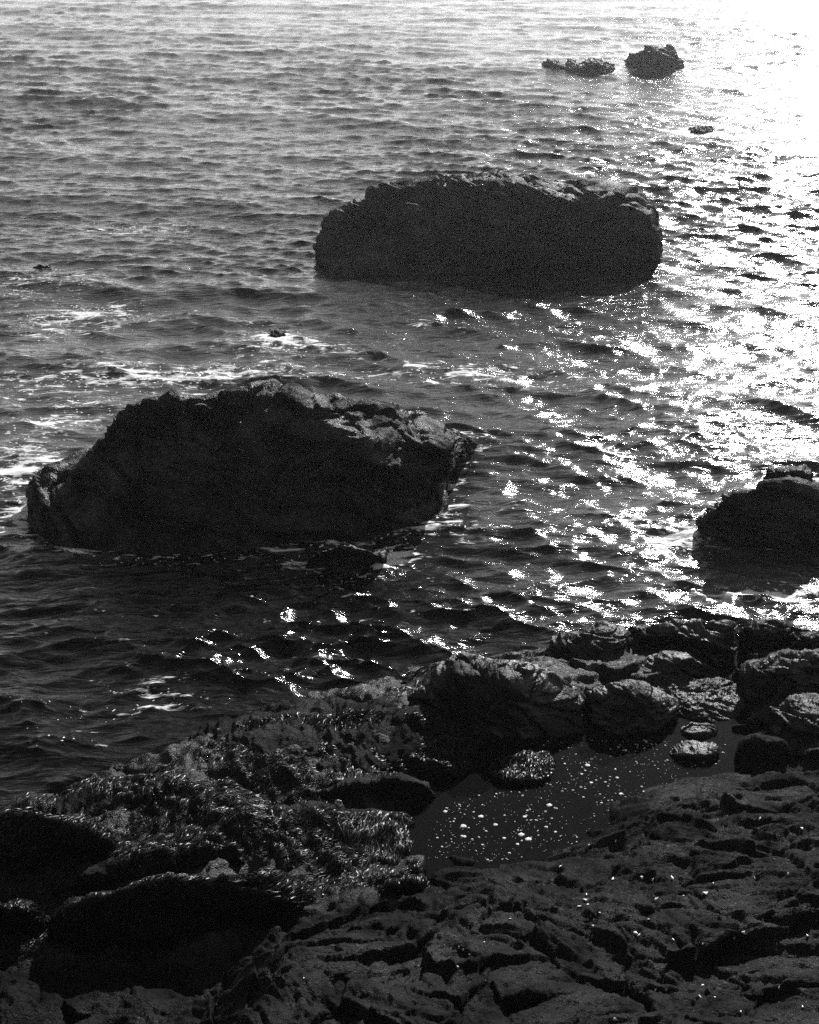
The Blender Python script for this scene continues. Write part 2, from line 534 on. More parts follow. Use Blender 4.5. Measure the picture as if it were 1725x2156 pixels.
def loft(st, nu, nv, back=1.0, z0=0.0, sink=0.5, amp=0.15, freq=0.9, seed=1, fine=0.03, strata=0.0, sdir=(0.25, 0.0, 1.0), end=0.06, octs=5, blocky=1.0):
    """rock skin from stations (base qx qy, crest qx qy z, top qx qy z) given left to right"""
    b0 = np.array([at(s[0][0], s[0][1], z0) for s in st])
    c0 = np.array([at(*s[1]) for s in st])
    t0 = np.array([at(*s[2]) for s in st])
    mid = (b0 + c0 + t0) / 3
    L = np.concatenate([[0], np.cumsum(np.linalg.norm(np.diff(c0, axis=0), axis=1) + 0.3 * np.linalg.norm(np.diff(b0, axis=0), axis=1) + 1e-3)])
    L /= L[-1]
    u = np.linspace(0, 1, nu)

    def along(a):
        o = np.stack([np.interp(u, L, a[:, c]) for c in range(3)], -1)
        k = max(1, nu // 60)
        pad = np.concatenate([np.repeat(o[:1], k, 0), o, np.repeat(o[-1:], k, 0)])
        ker = np.ones(2 * k + 1) / (2 * k + 1)
        return np.stack([np.convolve(pad[:, c], ker, 'valid') for c in range(3)], -1)
    B, C_, T = along(b0), along(c0), along(t0)
    hgt = T[:, 2] - z0
    away = np.array([0.12, 1.0, 0])
    p0 = B + np.array([0, -0.15 * sink, -sink])
    k1 = T + away * back * 0.55; k1[:, 2] = z0 + hgt * 0.55
    k2 = T + away * back; k2[:, 2] = z0 - sink
    P = crom(np.stack([p0, B, C_, T, k1, k2], 1), nv)
    e = np.clip(np.minimum(u, 1 - u) / end, 0, 1)
    s = np.sqrt(1 - (1 - e) ** 2)[:, None, None]
    ctr = ((B + k2) / 2); ctr[:, 2] = z0 - sink
    P = ctr[:, None] + (P - ctr[:, None]) * np.maximum(s, 0.02)
    n = grid_normals(P)
    if n[nu // 2, :, 2].mean() < 0: n = -n
    q = P * freq + seed * 7.31
    warp = np.stack([noise(q * 0.8 + 11, seed), noise(q * 0.8 + 23, seed + 1), noise(q * 0.8 + 37, seed + 2)], -1)
    q2 = q + 0.3 * warp
    sd = np.array(sdir, float); sd /= np.linalg.norm(sd)
    lay = (q2 @ sd)
    qs = q2 * 0.7 + sd * (lay * 2.2)[..., None]           # squeezed across the bedding
    f1, f2, hc, tx = worley3(qs * 1.1, seed + 3)
    d = (0.5 + 0.4 * (1 - blocky)) * fbm(q2 * 0.8, 4, seed + 4) + blocky * (0.65 * tx + 0.35 * (hc - 0.5) - 0.25 * np.exp(-((f2 - f1) / 0.06) ** 2))
    f1, f2, hc, tx = worley3(qs * 2.9 + 3.3, seed + 8)
    d += blocky * (0.26 * tx + 0.10 * (hc - 0.5) - 0.12 * np.exp(-((f2 - f1) / 0.08) ** 2))
    d = amp * d
    if strata:
        ph = lay * 3.0 + 0.7 * fbm(q2 * 0.8, 2, seed + 9)
        fr = ph - np.floor(ph)
        d += strata * (sstep(0, 0.75, fr) - sstep(0.82, 1.0, fr) - 0.35)
    d += fine * 1.1 * fbm(qs * 3.7, octs - 1, seed + 31, 0.62)
    P = P + n * (d * np.minimum(1, s[..., 0] * 1.4))[..., None]
    return P, B


def rock(name, label, st, mat, nu=160, nv=110, cat='rock', wash=None, **kw):
    P, B = loft(st, nu, nv, **kw)
    o = mesh_obj(name, P, grid_faces(nu, nv), mat)
    tag(o, label, cat)
    if wash: foam_extra.append((B, wash))
    o['_P'] = 0
    del o['_P']
    return o, P


def stations(base, crest, top, z_c, z_t, n=14):
    """build loft stations from three photo polylines; z may be a number or one value per polyline point"""
    def res(pl, m):
        pl = np.asarray(pl, float)
        s = np.concatenate([[0], np.cumsum(np.hypot(*np.diff(pl[:, :2], axis=0).T))]); s /= s[-1]
        t = np.linspace(0, 1, m)
        return np.stack([np.interp(t, s, pl[:, c]) for c in range(pl.shape[1])], -1)

    def withz(pl, z):
        z = np.broadcast_to(np.asarray(z, float), (len(pl),)) if np.ndim(z) == 0 else np.interp(np.linspace(0, 1, len(pl)), np.linspace(0, 1, len(z)), z)
        return np.column_stack([np.asarray(pl, float), z])
    b_, c_, t_ = res(base, n), res(withz(crest, z_c), n), res(withz(top, z_t), n)
    return [(b_[i], c_[i], t_[i]) for i in range(n)]


# --- rocks standing in the sea
MID_TOP = [(657, 540), (666, 480), (690, 450), (740, 415), (800, 386), (860, 374), (925, 362), (950, 371), (1000, 363), (1050, 357), (1095, 363),
           (1115, 374), (1180, 379), (1230, 388), (1290, 389), (1340, 403), (1372, 428), (1388, 470), (1391, 535)]
MID_CR = [(657, 542), (672, 515), (705, 500), (760, 478), (830, 462), (900, 455), (960, 448), (1000, 425), (1080, 420), (1150, 420), (1220, 425), (1290, 430), (1345, 440),
          (1375, 465), (1388, 500), (1390, 545)]
MID_BASE = [(655, 545), (680, 563), (730, 579), (800, 584), (900, 581), (980, 573), (1080, 560), (1180, 559), (1290, 560), (1370, 557), (1391, 545)]
rock('sea_rock', 'large flat-topped dark rock standing in the sea, second from the shore', stations(MID_BASE, MID_CR, MID_TOP,
     [0.12, 0.45, 0.75, 1.05, 1.25, 1.35, 1.55, 1.8, 1.85, 1.8, 1.7, 1.6, 1.35, 0.9, 0.15], [0.2, 0.9, 1.5, 1.9, 2.1, 2.2, 2.25, 2.2, 2.15, 2.0, 1.9, 1.7, 1.2, 0.2], 20),
     M_SEAROCK, 280, 150, back=2.2, amp=0.24, freq=0.6, seed=4, fine=0.04, strata=0.05, sdir=(0.35, 0.1, 1), wash=.07, end=0.07)

NEAR_TOP = [(58, 1045), (75, 1015), (130, 986), (165, 970), (195, 955), (230, 908), (252, 856), (300, 842), (360, 832), (440, 826), (475, 812), (560, 812), (612, 810),
            (645, 824), (700, 838), (745, 858), (800, 856), (850, 862), (900, 876), (950, 896), (985, 926), (982, 955)]
NEAR_CR = [(58, 1052), (90, 1040), (150, 1010), (200, 990), (240, 950), (290, 915), (350, 893), (430, 886), (540, 897), (620, 890), (690, 902), (740, 928), (800, 940),
           (835, 925), (880, 935), (935, 955), (965, 950), (978, 960)]
NEAR_BASE = [(60, 1060), (75, 1120), (120, 1158), (250, 1180), (400, 1172), (520, 1158), (640, 1142), (760, 1135), (850, 1125), (905, 1105), (938, 1050), (975, 968)]
rock('sea_rock', 'biggest and nearest black rock standing in the sea with a wet glinting sloped top', stations(NEAR_BASE, NEAR_CR, NEAR_TOP,
     [0.1, .45, .8, 1.0, 1.3, 1.6, 1.75, 1.8, 1.75, 1.7, 1.6, 1.5, 1.4, 1.35, 1.2, .8, .3], [0.15, .5, .8, 1.1, 1.8, 1.95, 2.05, 2.15, 2.15, 2.1, 2.0, 1.85, 1.7, 1.55, 1.3, .9, .3], 24),
     M_SEAROCK, 320, 170, back=1.8, amp=0.26, freq=0.7, seed=11, fine=0.035, strata=0.06, sdir=(0.3, -0.2, 1), wash=.17, end=0.04)

rock('sea_rock', 'small low rock awash just in front of the biggest black rock', stations(
     [(636, 1200), (680, 1212), (735, 1224), (780, 1205), (813, 1186)], [(638, 1195), (680, 1180), (730, 1172), (780, 1172), (812, 1180)],
     [(640, 1190), (665, 1166), (720, 1150), (775, 1158), (812, 1176)], [.08, .3, .4, .4, .14], [.1, .5, .62, .56, .2], 10),
     M_LEDGE, 110, 70, back=0.6, amp=0.07, freq=2.2, seed=15, fine=0.02, wash=.2)

rock('sea_rock', 'smooth dark rock cut off by the right edge, above the tidal ledges', stations(
     [(1464, 1114), (1500, 1130), (1560, 1145), (1640, 1150), (1725, 1150), (1840, 1140)], [(1466, 1112), (1505, 1088), (1535, 1058), (1600, 1042), (1660, 1042), (1725, 1060), (1840, 1100)],
     [(1466, 1110), (1490, 1090), (1512, 1072), (1532, 1048), (1562, 1038), (1600, 1023), (1640, 1019), (1680, 1026), (1725, 1042), (1840, 1085)],
     [.05, .4, .8, .85, .8, .7, .2], [.06, .45, .75, .9, .95, 1.0, .95, .8, .3], 16),
     M_SEAROCK, 180, 110, back=1.0, amp=0.2, freq=0.9, seed=21, fine=0.03, strata=.03, wash=.1)
rock('sea_rock', 'low ridge of dark rock right behind the rock cut off by the right edge', stations(
     [(1652, 1024), (1690, 1042), (1740, 1050), (1830, 1052)], [(1654, 1018), (1690, 1026), (1740, 1034), (1830, 1040)], [(1656, 1015), (1690, 1016), (1740, 1024), (1830, 1033)],
     [.1, .25, .25, .15], [.12, .3, .3, .2], 8), M_SEAROCK, 90, 60, back=.8, amp=0.08, freq=1.1, seed=24, fine=0.02, blocky=.5, wash=.2)
rock('sea_rock', 'small rounded rock awash at the right edge, farthest of its cluster', stations(
     [(1612, 1000), (1650, 1011), (1690, 1008), (1712, 1004)], [(1614, 998), (1650, 997), (1690, 998), (1712, 1002)], [(1616, 994), (1640, 989), (1680, 990), (1712, 997)],
     [.05, .16, .16, .05], [.08, .2, .2, .08], 8), M_SEAROCK, 80, 50, back=.6, amp=0.08, freq=1.8, seed=27, fine=0.025, wash=.2)

rock('sea_rock', 'round humped rock far out in bright water, near the top', stations(
     [(1320, 134), (1336, 148), (1362, 155), (1400, 157), (1422, 150), (1440, 141)], [(1320, 130), (1340, 122), (1372, 114), (1405, 114), (1424, 126), (1440, 138)],
     [(1320, 127), (1331, 112), (1356, 103), (1370, 94), (1381, 95), (1396, 101), (1410, 97), (1420, 105), (1427, 122), (1440, 131)],
     [.1, .7, 1.0, 1.0, .6, .1], [.15, .8, 1.15, 1.3, 1.3, 1.15, 1.2, 1.0, .6, .2], 16), M_SEAROCK, 130, 90, back=1.8, amp=0.28, freq=0.9, seed=33, fine=0.05, wash=.25)
rock('sea_rock', 'low jagged reef of rock left of the far round rock', stations(
     [(1140, 137), (1162, 146), (1192, 151), (1222, 154), (1252, 158), (1278, 156), (1299, 148)], [(1141, 135), (1170, 136), (1190, 139), (1215, 141), (1250, 135), (1275, 138), (1298, 145)],
     [(1141, 133), (1150, 130), (1175, 127), (1186, 135), (1196, 127), (1206, 126), (1213, 136), (1236, 128), (1250, 122), (1263, 132), (1275, 127), (1283, 136), (1298, 143)],
     [.08, .28, .25, .3, .5, .35, .06], [.08, .3, .4, .25, .42, .42, .25, .45, .6, .38, .42, .3, .08], 20), M_SEAROCK, 150, 70, back=1.2, amp=0.22, freq=1.5, seed=37, fine=0.05, wash=.25)
rock('sea_rock', 'tiny rock barely breaking the bright water, below the far round rock', stations(
     [(1448, 276), (1475, 281), (1504, 277)], [(1449, 275), (1476, 274), (1503, 274)], [(1450, 273), (1478, 268), (1502, 270)], [.03, .08, .05], [.04, .12, .08], 7),
     M_SEAROCK, 70, 40, back=.7, amp=0.14, freq=2.0, seed=39, fine=0.06, wash=.3)
rock('sea_rock', 'tiny dark rock barely above open water near the left edge', stations(
     [(68, 565), (85, 568), (104, 565)], [(69, 563), (86, 561), (103, 563)], [(70, 561), (86, 557), (102, 561)], [.05, .12, .05], [.06, .16, .06], 7),
     M_SEAROCK, 60, 40, back=.4, amp=0.05, freq=2.4, seed=41, fine=0.02, wash=.1)
rock('sea_rock', 'tiny wave-washed rock between the two largest sea rocks', stations(
     [(562, 708), (582, 713), (604, 708)], [(564, 705), (582, 702), (602, 704)], [(566, 702), (583, 696), (600, 701)], [.03, .08, .04], [.04, .12, .05], 7),
     M_SEAROCK, 60, 40, back=.4, amp=0.07, freq=2.6, seed=43, fine=0.03, wash=.34)

# --- finish the sea with the wash round the rocks
for Bp, st in foam_extra:
    x0, x1, y0, y1 = Bp[:, 0].min() - 3, Bp[:, 0].max() + 3, Bp[:, 1].min() - 3, Bp[:, 1].max() + 5
    m_ = (X > x0) & (X < x1) & (Y > y0) & (Y < y1)
    px, py = X[m_], Y[m_]
    d = np.full(len(px), 9.0)
    for bx, by, _ in Bp[::6]:
        d = np.minimum(d, np.hypot(px - bx, py - by))
    foam[m_] += st * (np.exp(-(d / 0.32) ** 2) + 0.45 * np.exp(-(d / 1.1) ** 2))
foam += 0.10 * np.clip(Z / 0.2, 0, 1.2) * (RR < 90)          # a little on the crests
foam *= sstep(1.0, 0.4, land)
V = np.stack([X + DX, Y + DY, Z], -1)
nu, nv = X.shape
# close the sheet in front of the first row too: it starts under the rock platform
sea = mesh_obj('sea', V, grid_faces(nu, nv), M_SEA)
at_f = sea.data.attributes.new('foam', 'FLOAT', 'POINT')
at_f.data.foreach_set('value', foam.astype(np.float32).ravel())
tone_lift = 0.004 + 0 * X
for qx, qy, hx, hy, st in ((1180, 900, 5, 5, .035), (950, 760, 5, 3, .03), (250, 700, 6, 7, .04), (120, 900, 2.5, 3, .04), (1400, 1100, 1.6, 1.5, .05), (1560, 1240, 2.4, .6, .06), (1550, 760, 4, 5, .03)):
    c = at(qx, qy, 0)
    tone_lift += st * np.exp(-((X - c[0]) / hx) ** 2 - ((Y - c[1]) / hy) ** 2)
tone_lift *= np.clip(0.8 + 0.6 * fbm(np.stack([X * .5, Y * 1.1, 0 * X], -1), 4, 151), .2, 2)
at_m = sea.data.attributes.new('tone_lift', 'FLOAT', 'POINT')
at_m.data.foreach_set('value', tone_lift.astype(np.float32).ravel())
at_r = sea.data.attributes.new('ripple', 'FLOAT', 'POINT')     # fine wind ripple, finer than the sheet, offshore
at_r.data.foreach_set('value', (0.10 + 0.045 * sstep(15, 90, Y)).astype(np.float32).ravel())
tag(sea, kind='structure')

# ------------------------------------------------------------------ bare rock shelf in the foreground (terrain)
POOL_Z = 0.14
CP = [  # photo point, height
    (950, 1822, .16), (1040, 1824, .16), (1120, 1815, .16), (1200, 1790, .16), (1290, 1750, .16), (1335, 1715, .16), (1345, 1690, .16), (1450, 1655, .16), (1500, 1628, .16), (1600, 1622, .16), (1690, 1618, .2),
    (1000, 1850, .5), (1110, 1860, .55), (1250, 1810, .5), (1330, 1780, .5), (1400, 1710, .5), (1520, 1670, .45), (1650, 1650, .45),
    (1100, 1900, .8), (1300, 1850, .75), (1500, 1750, .65), (1650, 1700, .6), (1700, 1800, .85), (1500, 1860, .9), (1300, 1960, 1.1), (1000, 1960, 1.05), (900, 1910, .75), (800, 1915, .7),
    (820, 1960, 1.0), (650, 1985, .95), (560, 2015, 1.15), (620, 2060, 1.35), (520, 2120, 1.2), (500, 2090, .95), (700, 2080, 1.3), (1000, 2080, 1.4), (1300, 2100, 1.45), (1600, 2000, 1.25), (1725, 2100, 1.5), (1725, 1650, .5), (1900, 1900, 1.2),
    (1900, 2150, 1.7), (1900, 1650, .6), (500, 2250, 1.2), (900, 2300, 1.7), (1400, 2300, 1.9), (1900, 2300, 2.0), (455, 2160, .75), (440, 2080, .25), (490, 2000, .25), (630, 1955, .3), (680, 1905, .3), (780, 1880, .3),
    (880, 1880, .3), (300, 2110, .35), (200, 2130, .4), (50, 2090, .3), (300, 2160, .5), (100, 2160, .45), (-100, 2150, .5), (200, 2000, .0), (350, 2020, .0), (0, 2000, .0), (0, 2300, .8), (300, 2300, .8), (-300, 2200, .6),
    (1000, 1720, -.15), (1150, 1700, -.18), (1200, 1640, -.18), (1320, 1590, -.15), (1300, 1690, -.12), (1480, 1580, -.1), (1600, 1580, -.05), (1530, 1490, -.1), (1540, 1430, -.1), (930, 1790, -.1), (1100, 1770, -.1),
    (500, 1800, .15), (300, 1700, .1), (700, 1600, .2), (800, 1700, .1), (100, 1800, .0), (600, 1900, .1), (300, 1900, .0), (0, 1900, .0), (-300, 1900, -.1), (700, 1780, .1),
    (400, 1500, -.9), (800, 1400, -.9), (1050, 1360, -.6), (1200, 1310, -.8), (1400, 1280, -.8), (1600, 1260, -.8), (1800, 1270, -.8), (0, 1600, -.9), (-300, 1650, -.9), (100, 1500, -1.3), (900, 1250, -1.4), (1600, 1150, -1.4), (0, 1350, -1.5), (-400, 1400, -1.5), (2000, 1200, -1.5),
    (1100, 1450, .38), (1300, 1420, .32), (1300, 1370, .3), (1230, 1400, .3), (1440, 1420, .25), (1460, 1385, .3), (1450, 1340, -.1), (1620, 1420, .35), (1450, 1480, .2), (1680, 1520, .35), (1800, 1500, .2), (1800, 1400, .0), (600, 1530, .0), (1000, 1560, .05)]
cq = np.array(CP)
cw = at(cq[:, 0], cq[:, 1], cq[:, 2])


def tps_fit(p, z, lam=0.02):
    n = len(p)
    d = np.hypot(p[:, None, 0] - p[None, :, 0], p[:, None, 1] - p[None, :, 1])
    K = np.where(d > 0, d * d * np.log(d + 1e-9), 0) + lam * np.eye(n)
    A = np.zeros((n + 3, n + 3)); A[:n, :n] = K
    Pm = np.column_stack([np.ones(n), p]); A[:n, n:] = Pm; A[n:, :n] = Pm.T
    return np.linalg.solve(A, np.concatenate([z, np.zeros(3)]))


TW = tps_fit(cw[:, :2], cw[:, 2])


def tps(x, y):
    s = TW[-3] + TW[-2] * x + TW[-1] * y
    for (px, py, _), w in zip(cw, TW):
        d2 = (x - px) ** 2 + (y - py) ** 2 + 1e-9
        s = s + w * 0.5 * d2 * np.log(d2)
    return s


NA, NR = 570, 470
az2 = np.radians(np.linspace(-24, 24, NA))
dep2 = np.linspace(52, 22.5, NR)
r2 = 9.0 / np.tan(np.radians(dep2))
A2, R2 = np.meshgrid(az2, r2, indexing='ij')
XS, YS = R2 * np.sin(A2), R2 * np.cos(A2)
ZS = np.clip(tps(XS, YS), -1.6, 3)
# rock relief: bedding running down to the right, blocks, cracks, ripples
p3 = np.stack([XS, YS, ZS * 0 + 2.0], -1)
wx, wy = fbm(p3 * 0.9, 3, 61), fbm(p3 * 0.9 + 9, 3, 67)
def relief(deg, seed):
    a = R(deg)
    u_ = XS * math.cos(a) + YS * math.sin(a) + 0.22 * wx          # along the bedding
    v_ = -XS * math.sin(a) + YS * math.cos(a) + 0.16 * wy         # across
    f1, f2, hc, tx = worley2(np.stack([u_ * 1.25, v_ * 1.9], -1), seed)
    big = 0.13 * (hc - 0.5) + 0.17 * tx - 0.07 * np.exp(-((f2 - f1) / 0.05) ** 2)
    f1, f2, hc, tx = worley2(np.stack([u_ * 3.2 + 3, v_ * 5.4], -1), seed + 4)
    m2 = sstep(-0.45, 0.35, fbm(p3 * 0.7 + 40, 2, seed + 63))
    sml = (0.3 + 0.7 * m2) * (0.075 * tx + 0.05 * (hc - 0.5) - 0.022 * np.exp(-((f2 - f1) / 0.08) ** 2))
    f1, f2, hc, tx = worley2(np.stack([u_ * 8.0 + 5, v_ * 12.0], -1), seed + 6)
    tny = (1 - 0.6 * m2) * (0.026 * tx + 0.016 * (hc - 0.5))
    qa = np.stack([u_ * 1.1, v_ * 4.0, 0 * u_], -1)
    ph = v_ * 4.5 + 0.5 * fbm(qa * 0.5, 3, seed + 8)              # thin edges of beds, stepped
    fr = ph - np.floor(ph)
    step = 0.035 * (sstep(0, 0.8, fr) - sstep(0.86, 1.0, fr))
    return 0.75 * big + 0.8 * sml + tny + 0.7 * step + 0.07 * fbm(qa * 0.9, 5, seed + 71, 0.6) + 0.03 * (0.4 - ridged(qa * np.array([2.0, 1.0, 1.0]) * 1.1, 3, seed + 75, 0.55)) + 0.016 * fbm(qa * 5, 3, seed + 79, 0.6)


blend = sstep(0.6, 2.6, XS + 0.5 * wx + 0.4 * (YS - 12))
b3 = sstep(-0.1, 0.35, fbm(p3 * 0.45 + 70, 2, 95))
F1, F2, HC, TX = worley2(np.stack([XS * 0.55 + 0.2 * wx, YS * 0.62 + 0.2 * wy], -1), 57)
rel = 0.75 * ((relief(-42, 5) * (1 - b3) + relief(28, 45) * b3) * (1 - blend) + relief(-8, 23) * blend) + 0.16 * fbm(p3 * 0.7, 3, 75) + 0.09 * TX + 0.08 * (HC - 0.5) + 0.005 * fbm(p3 * 20, 2, 83)
# photo-side regions of the ground: weed-covered at the left, wet near the sea
dq = np.stack([XS, YS, ZS - CAM_H], -1)
fw = dq[..., 1] * cp - dq[..., 2] * sp
QX = QW / 2 + FQ * dq[..., 0] / fw
QY = QH / 2 - FQ * (dq[..., 1] * sp + dq[..., 2] * cp) / fw
edge = np.interp(QX, [-600, 300, 400, 450, 520, 640, 690, 800, 890, 905, 960, 1010, 1040], [2040, 2045, 2040, 2030, 1975, 1930, 1892, 1882, 1865, 1800, 1700, 1640, 1500])
weedm = sstep(8, -25, QY - edge) * sstep(1035, 1000, QX)
wetm = np.maximum(weedm, sstep(20, -40, QY - np.interp(QX, [900, 1300, 1450, 1725], [1800, 1700, 1620, 1590])))
rel = rel * (1 - 0.6 * weedm) + weedm * (0.12 + 0.12 * fbm(p3 * 1.6, 3, 91) + 0.035 * fbm(p3 * 7, 3, 93))
shelfy = sstep(0.12, 0.5, ZS)                        # bare rock stands above the pool
relw = np.maximum(0.75 + 0.25 * shelfy, weedm)
ZS = ZS + rel * relw
shelf = mesh_obj('rock_shelf', np.stack([XS, YS, ZS], -1), grid_faces(NA, NR), M_SHELF)
for nm, arr in (('weed', np.maximum(np.maximum(weedm, 0.65 * wetm), 0.75 * sstep(460, 380, QX) * sstep(1950, 2000, QY))), ('wet', wetm)):  # 'weed' here also darkens wet ground and bare lower-left rock
    a_ = shelf.data.attributes.new(nm, 'FLOAT', 'POINT')
    a_.data.foreach_set('value', arr.astype(np.float32).ravel())
tag(shelf, 'bare dark rock shelf with cracked bedding along the shore', kind='structure')


def on_shelf(qx, qy):
    """world point where a line of sight meets the shelf surface"""
    d = ray(qx, qy)
    a = math.atan2(d[0], d[1])
    ia = int(np.clip(np.searchsorted(az2, a), 1, NA - 1))
    hr = math.hypot(d[0], d[1])
    zr = CAM_H + d[2] / hr * r2
    below = np.nonzero(zr <= np.maximum(ZS[ia], -1))[0]
    k = below[0] if len(below) else NR - 1
    rad = r2[k]
    return np.array([rad * math.sin(a), rad * math.cos(a), ZS[ia, k]])


# ------------------------------------------------------------------ unseen cliff land, its hill added to block sky light (beside and behind the camera)
hx = np.concatenate([np.linspace(-120, -10, 24), np.linspace(-9, 9, 30), np.linspace(10, 120, 24)])
hy = np.concatenate([np.linspace(6.9, 0, 24), np.linspace(-0.6, -90, 40)])
HX, HY = np.meshgrid(hx, hy, indexing='ij')
HZ = np.interp(-HY, [-6.9, -5.5, -2, 0, 2, 30, 90], [0.6, 1.6, 5.2, 7.6, 8.6, 17, 24])
HZ = HZ + (0.5 * fbm(np.stack([HX * .12, HY * .12, 0 * HX], -1), 4, 15) + 0.25 * fbm(np.stack([HX * .6, HY * .6, 0 * HX], -1), 3, 16)) * sstep(6.9, 5.0, HY)
HZ = np.where(np.abs(HX) > 9, HZ - 2 * sstep(9, 30, np.abs(HX)) * sstep(-5, 7, HY), HZ)
head = mesh_obj('headland_sky_blocker', np.stack([HX, HY, HZ], -1), grid_faces(len(hx), len(hy)), M_SHELF)
tag(head, kind='structure')

# ------------------------------------------------------------------ tide pool
pool_q = [(850, 1850), (960, 1850), (1060, 1840), (1220, 1810), (1320, 1770), (1370, 1720), (1480, 1670), (1530, 1650), (1760, 1640), (1760, 1540), (1660, 1480), (1610, 1440), (1600, 1370), (1540, 1362),
          (1500, 1420), (1440, 1440), (1300, 1430), (1200, 1450), (1100, 1490), (960, 1520), (900, 1600), (880, 1680), (850, 1760)]
pv = at(np.array([q[0] for q in pool_q]), np.array([q[1] for q in pool_q]), POOL_Z)
pool = mesh_obj('tide_pool_water', pv, np.arange(len(pv))[None, ::-1], M_POOL, smooth=False)
tag(pool, 'still dark water of the tide pool', kind='structure')


# ------------------------------------------------------------------ tidal ledges and boulders between sea and pool
def led(name, label, base, crest, top, zc, zt, n=16, nu=170, nv=100, mat=M_LEDGE, **kw):
    kw.setdefault('blocky', .8); kw.setdefault('z0', POOL_Z); kw.setdefault('sink', 0.35); kw.setdefault('back', 0.6)
    return rock(name, label, stations(base, crest, top, zc, zt, n), mat, nu, nv, **kw)


led('rock_ledge', 'long black ledge with a glossy cracked top above the head of the pool',
    [(880, 1490), (915, 1510), (972, 1528), (1010, 1543), (1085, 1556), (1161, 1556), (1190, 1545), (1244, 1534)],
    [(905, 1430), (935, 1420), (972, 1424), (1031, 1434), (1064, 1446), (1096, 1464), (1130, 1458), (1165, 1466), (1172, 1488), (1209, 1488), (1240, 1500)],
    [(918, 1408), (950, 1383), (1004, 1374), (1037, 1379), (1074, 1391), (1118, 1402), (1161, 1416), (1188, 1433), (1215, 1455), (1240, 1492)],
    [.5, .75, .85, .85, .8, .7, .62, .55, .45, .42, .32], [.55, .85, .92, .92, .9, .84, .74, .62, .5, .36], 20, 240, 130, amp=0.13, freq=1.2, seed=51, fine=0.015, strata=0.03, sdir=(0.5, -0.3, 1), back=.5)
led('rock_ledge', 'dark lump with a pale cracked cap, right of the long glossy ledge',
    [(1236, 1524), (1280, 1540), (1326, 1545), (1382, 1545), (1402, 1525), (1426, 1508)], [(1230, 1476), (1269, 1471), (1301, 1466), (1366, 1470), (1404, 1490), (1425, 1503)],
    [(1228, 1463), (1250, 1444), (1290, 1439), (1334, 1431), (1361, 1443), (1385, 1464), (1415, 1480), (1426, 1498)],
    [.4, .55, .58, .55, .4, .2], [.45, .6, .62, .65, .6, .5, .35, .2], 14, amp=0.13, freq=1.4, seed=55, fine=0.016, back=.4)
led('rock_ledge', 'low rough ledge at the water edge behind the long glossy ledge',
    [(1150, 1368), (1190, 1392), (1240, 1412), (1300, 1412), (1330, 1392)], [(1152, 1362), (1190, 1362), (1240, 1352), (1290, 1352), (1325, 1372)], [(1154, 1357), (1184, 1346), (1216, 1336), (1238, 1323), (1270, 1321), (1298, 1332), (1325, 1356)],
    [.2, .38, .42, .4, .25], [.22, .4, .48, .52, .5, .45, .3], 14, amp=0.14, freq=1.5, seed=58, fine=0.022, strata=.03, back=.6)
led('rock_ledge', 'broad weathered boulder ledge at the water edge left of the narrow channel',
    [(1322, 1338), (1352, 1360), (1390, 1372), (1440, 1380), (1500, 1396), (1520, 1408), (1556, 1402)], [(1322, 1332), (1356, 1340), (1404, 1336), (1458, 1346), (1496, 1352), (1530, 1350), (1558, 1352)],
    [(1322, 1326), (1360, 1316), (1392, 1312), (1420, 1305), (1470, 1301), (1512, 1307), (1548, 1312), (1560, 1330)],
    [.2, .4, .55, .55, .55, .5, .3], [.25, .5, .6, .65, .7, .68, .6, .35], 16, 190, 110, amp=0.16, freq=1.3, seed=61, fine=0.022, strata=.03, back=.5)
led('rock_ledge', 'tapering slab of rock pointing right, in front of the broad boulder ledge',
    [(1282, 1420), (1334, 1432), (1388, 1438), (1442, 1442), (1496, 1437), (1519, 1429)], [(1281, 1416), (1312, 1420), (1366, 1420), (1415, 1411), (1444, 1398), (1466, 1396), (1498, 1414), (1518, 1426)],
    [(1280, 1412), (1334, 1393), (1388, 1385), (1425, 1375), (1458, 1383), (1496, 1407), (1518, 1424)], [.2, .25, .3, .38, .42, .4, .28, .17], [.22, .36, .42, .48, .48, .32, .18], 14, amp=0.09, freq=1.6, seed=64, fine=0.014, back=.4)
led('boulder', 'blocky boulder right of the narrow channel at the water edge',
    [(1562, 1365), (1604, 1383), (1636, 1380), (1661, 1364)], [(1562, 1342), (1585, 1338), (1604, 1341), (1630, 1334), (1660, 1338)], [(1562, 1334), (1568, 1323), (1604, 1309), (1640, 1309), (1658, 1318), (1662, 1340)],
    [.3, .5, .5, .5, .3], [.32, .5, .6, .6, .5, .3], 12, 120, 90, cat='rock', amp=0.13, freq=1.5, seed=67, fine=0.025, back=.4)
led('boulder', 'low dark rock at the right edge beside the blocky boulder',
    [(1664, 1372), (1700, 1378), (1760, 1380), (1820, 1376)], [(1664, 1360), (1700, 1354), (1760, 1356), (1820, 1364)], [(1664, 1352), (1692, 1341), (1740, 1343), (1820, 1356)],
    [.2, .35, .35, .2], [.22, .42, .42, .25], 10, 100, 70, amp=0.07, freq=2.2, seed=70, fine=0.02)
led('rock_ledge', 'large black ledge overhanging the right end of the pool',
    [(1548, 1440), (1571, 1478), (1604, 1484), (1640, 1486), (1690, 1476), (1760, 1462), (1840, 1450)], [(1550, 1430), (1572, 1425), (1614, 1420), (1658, 1420), (1690, 1402), (1750, 1400), (1840, 1410)],
    [(1550, 1424), (1560, 1415), (1578, 1394), (1610, 1385), (1652, 1372), (1700, 1368), (1760, 1372), (1840, 1388)], [.25, .5, .6, .6, .6, .5, .35], [.3, .45, .62, .66, .7, .7, .6, .4], 16, 180, 110, amp=0.15, freq=1.3, seed=73, fine=0.018, back=.5)
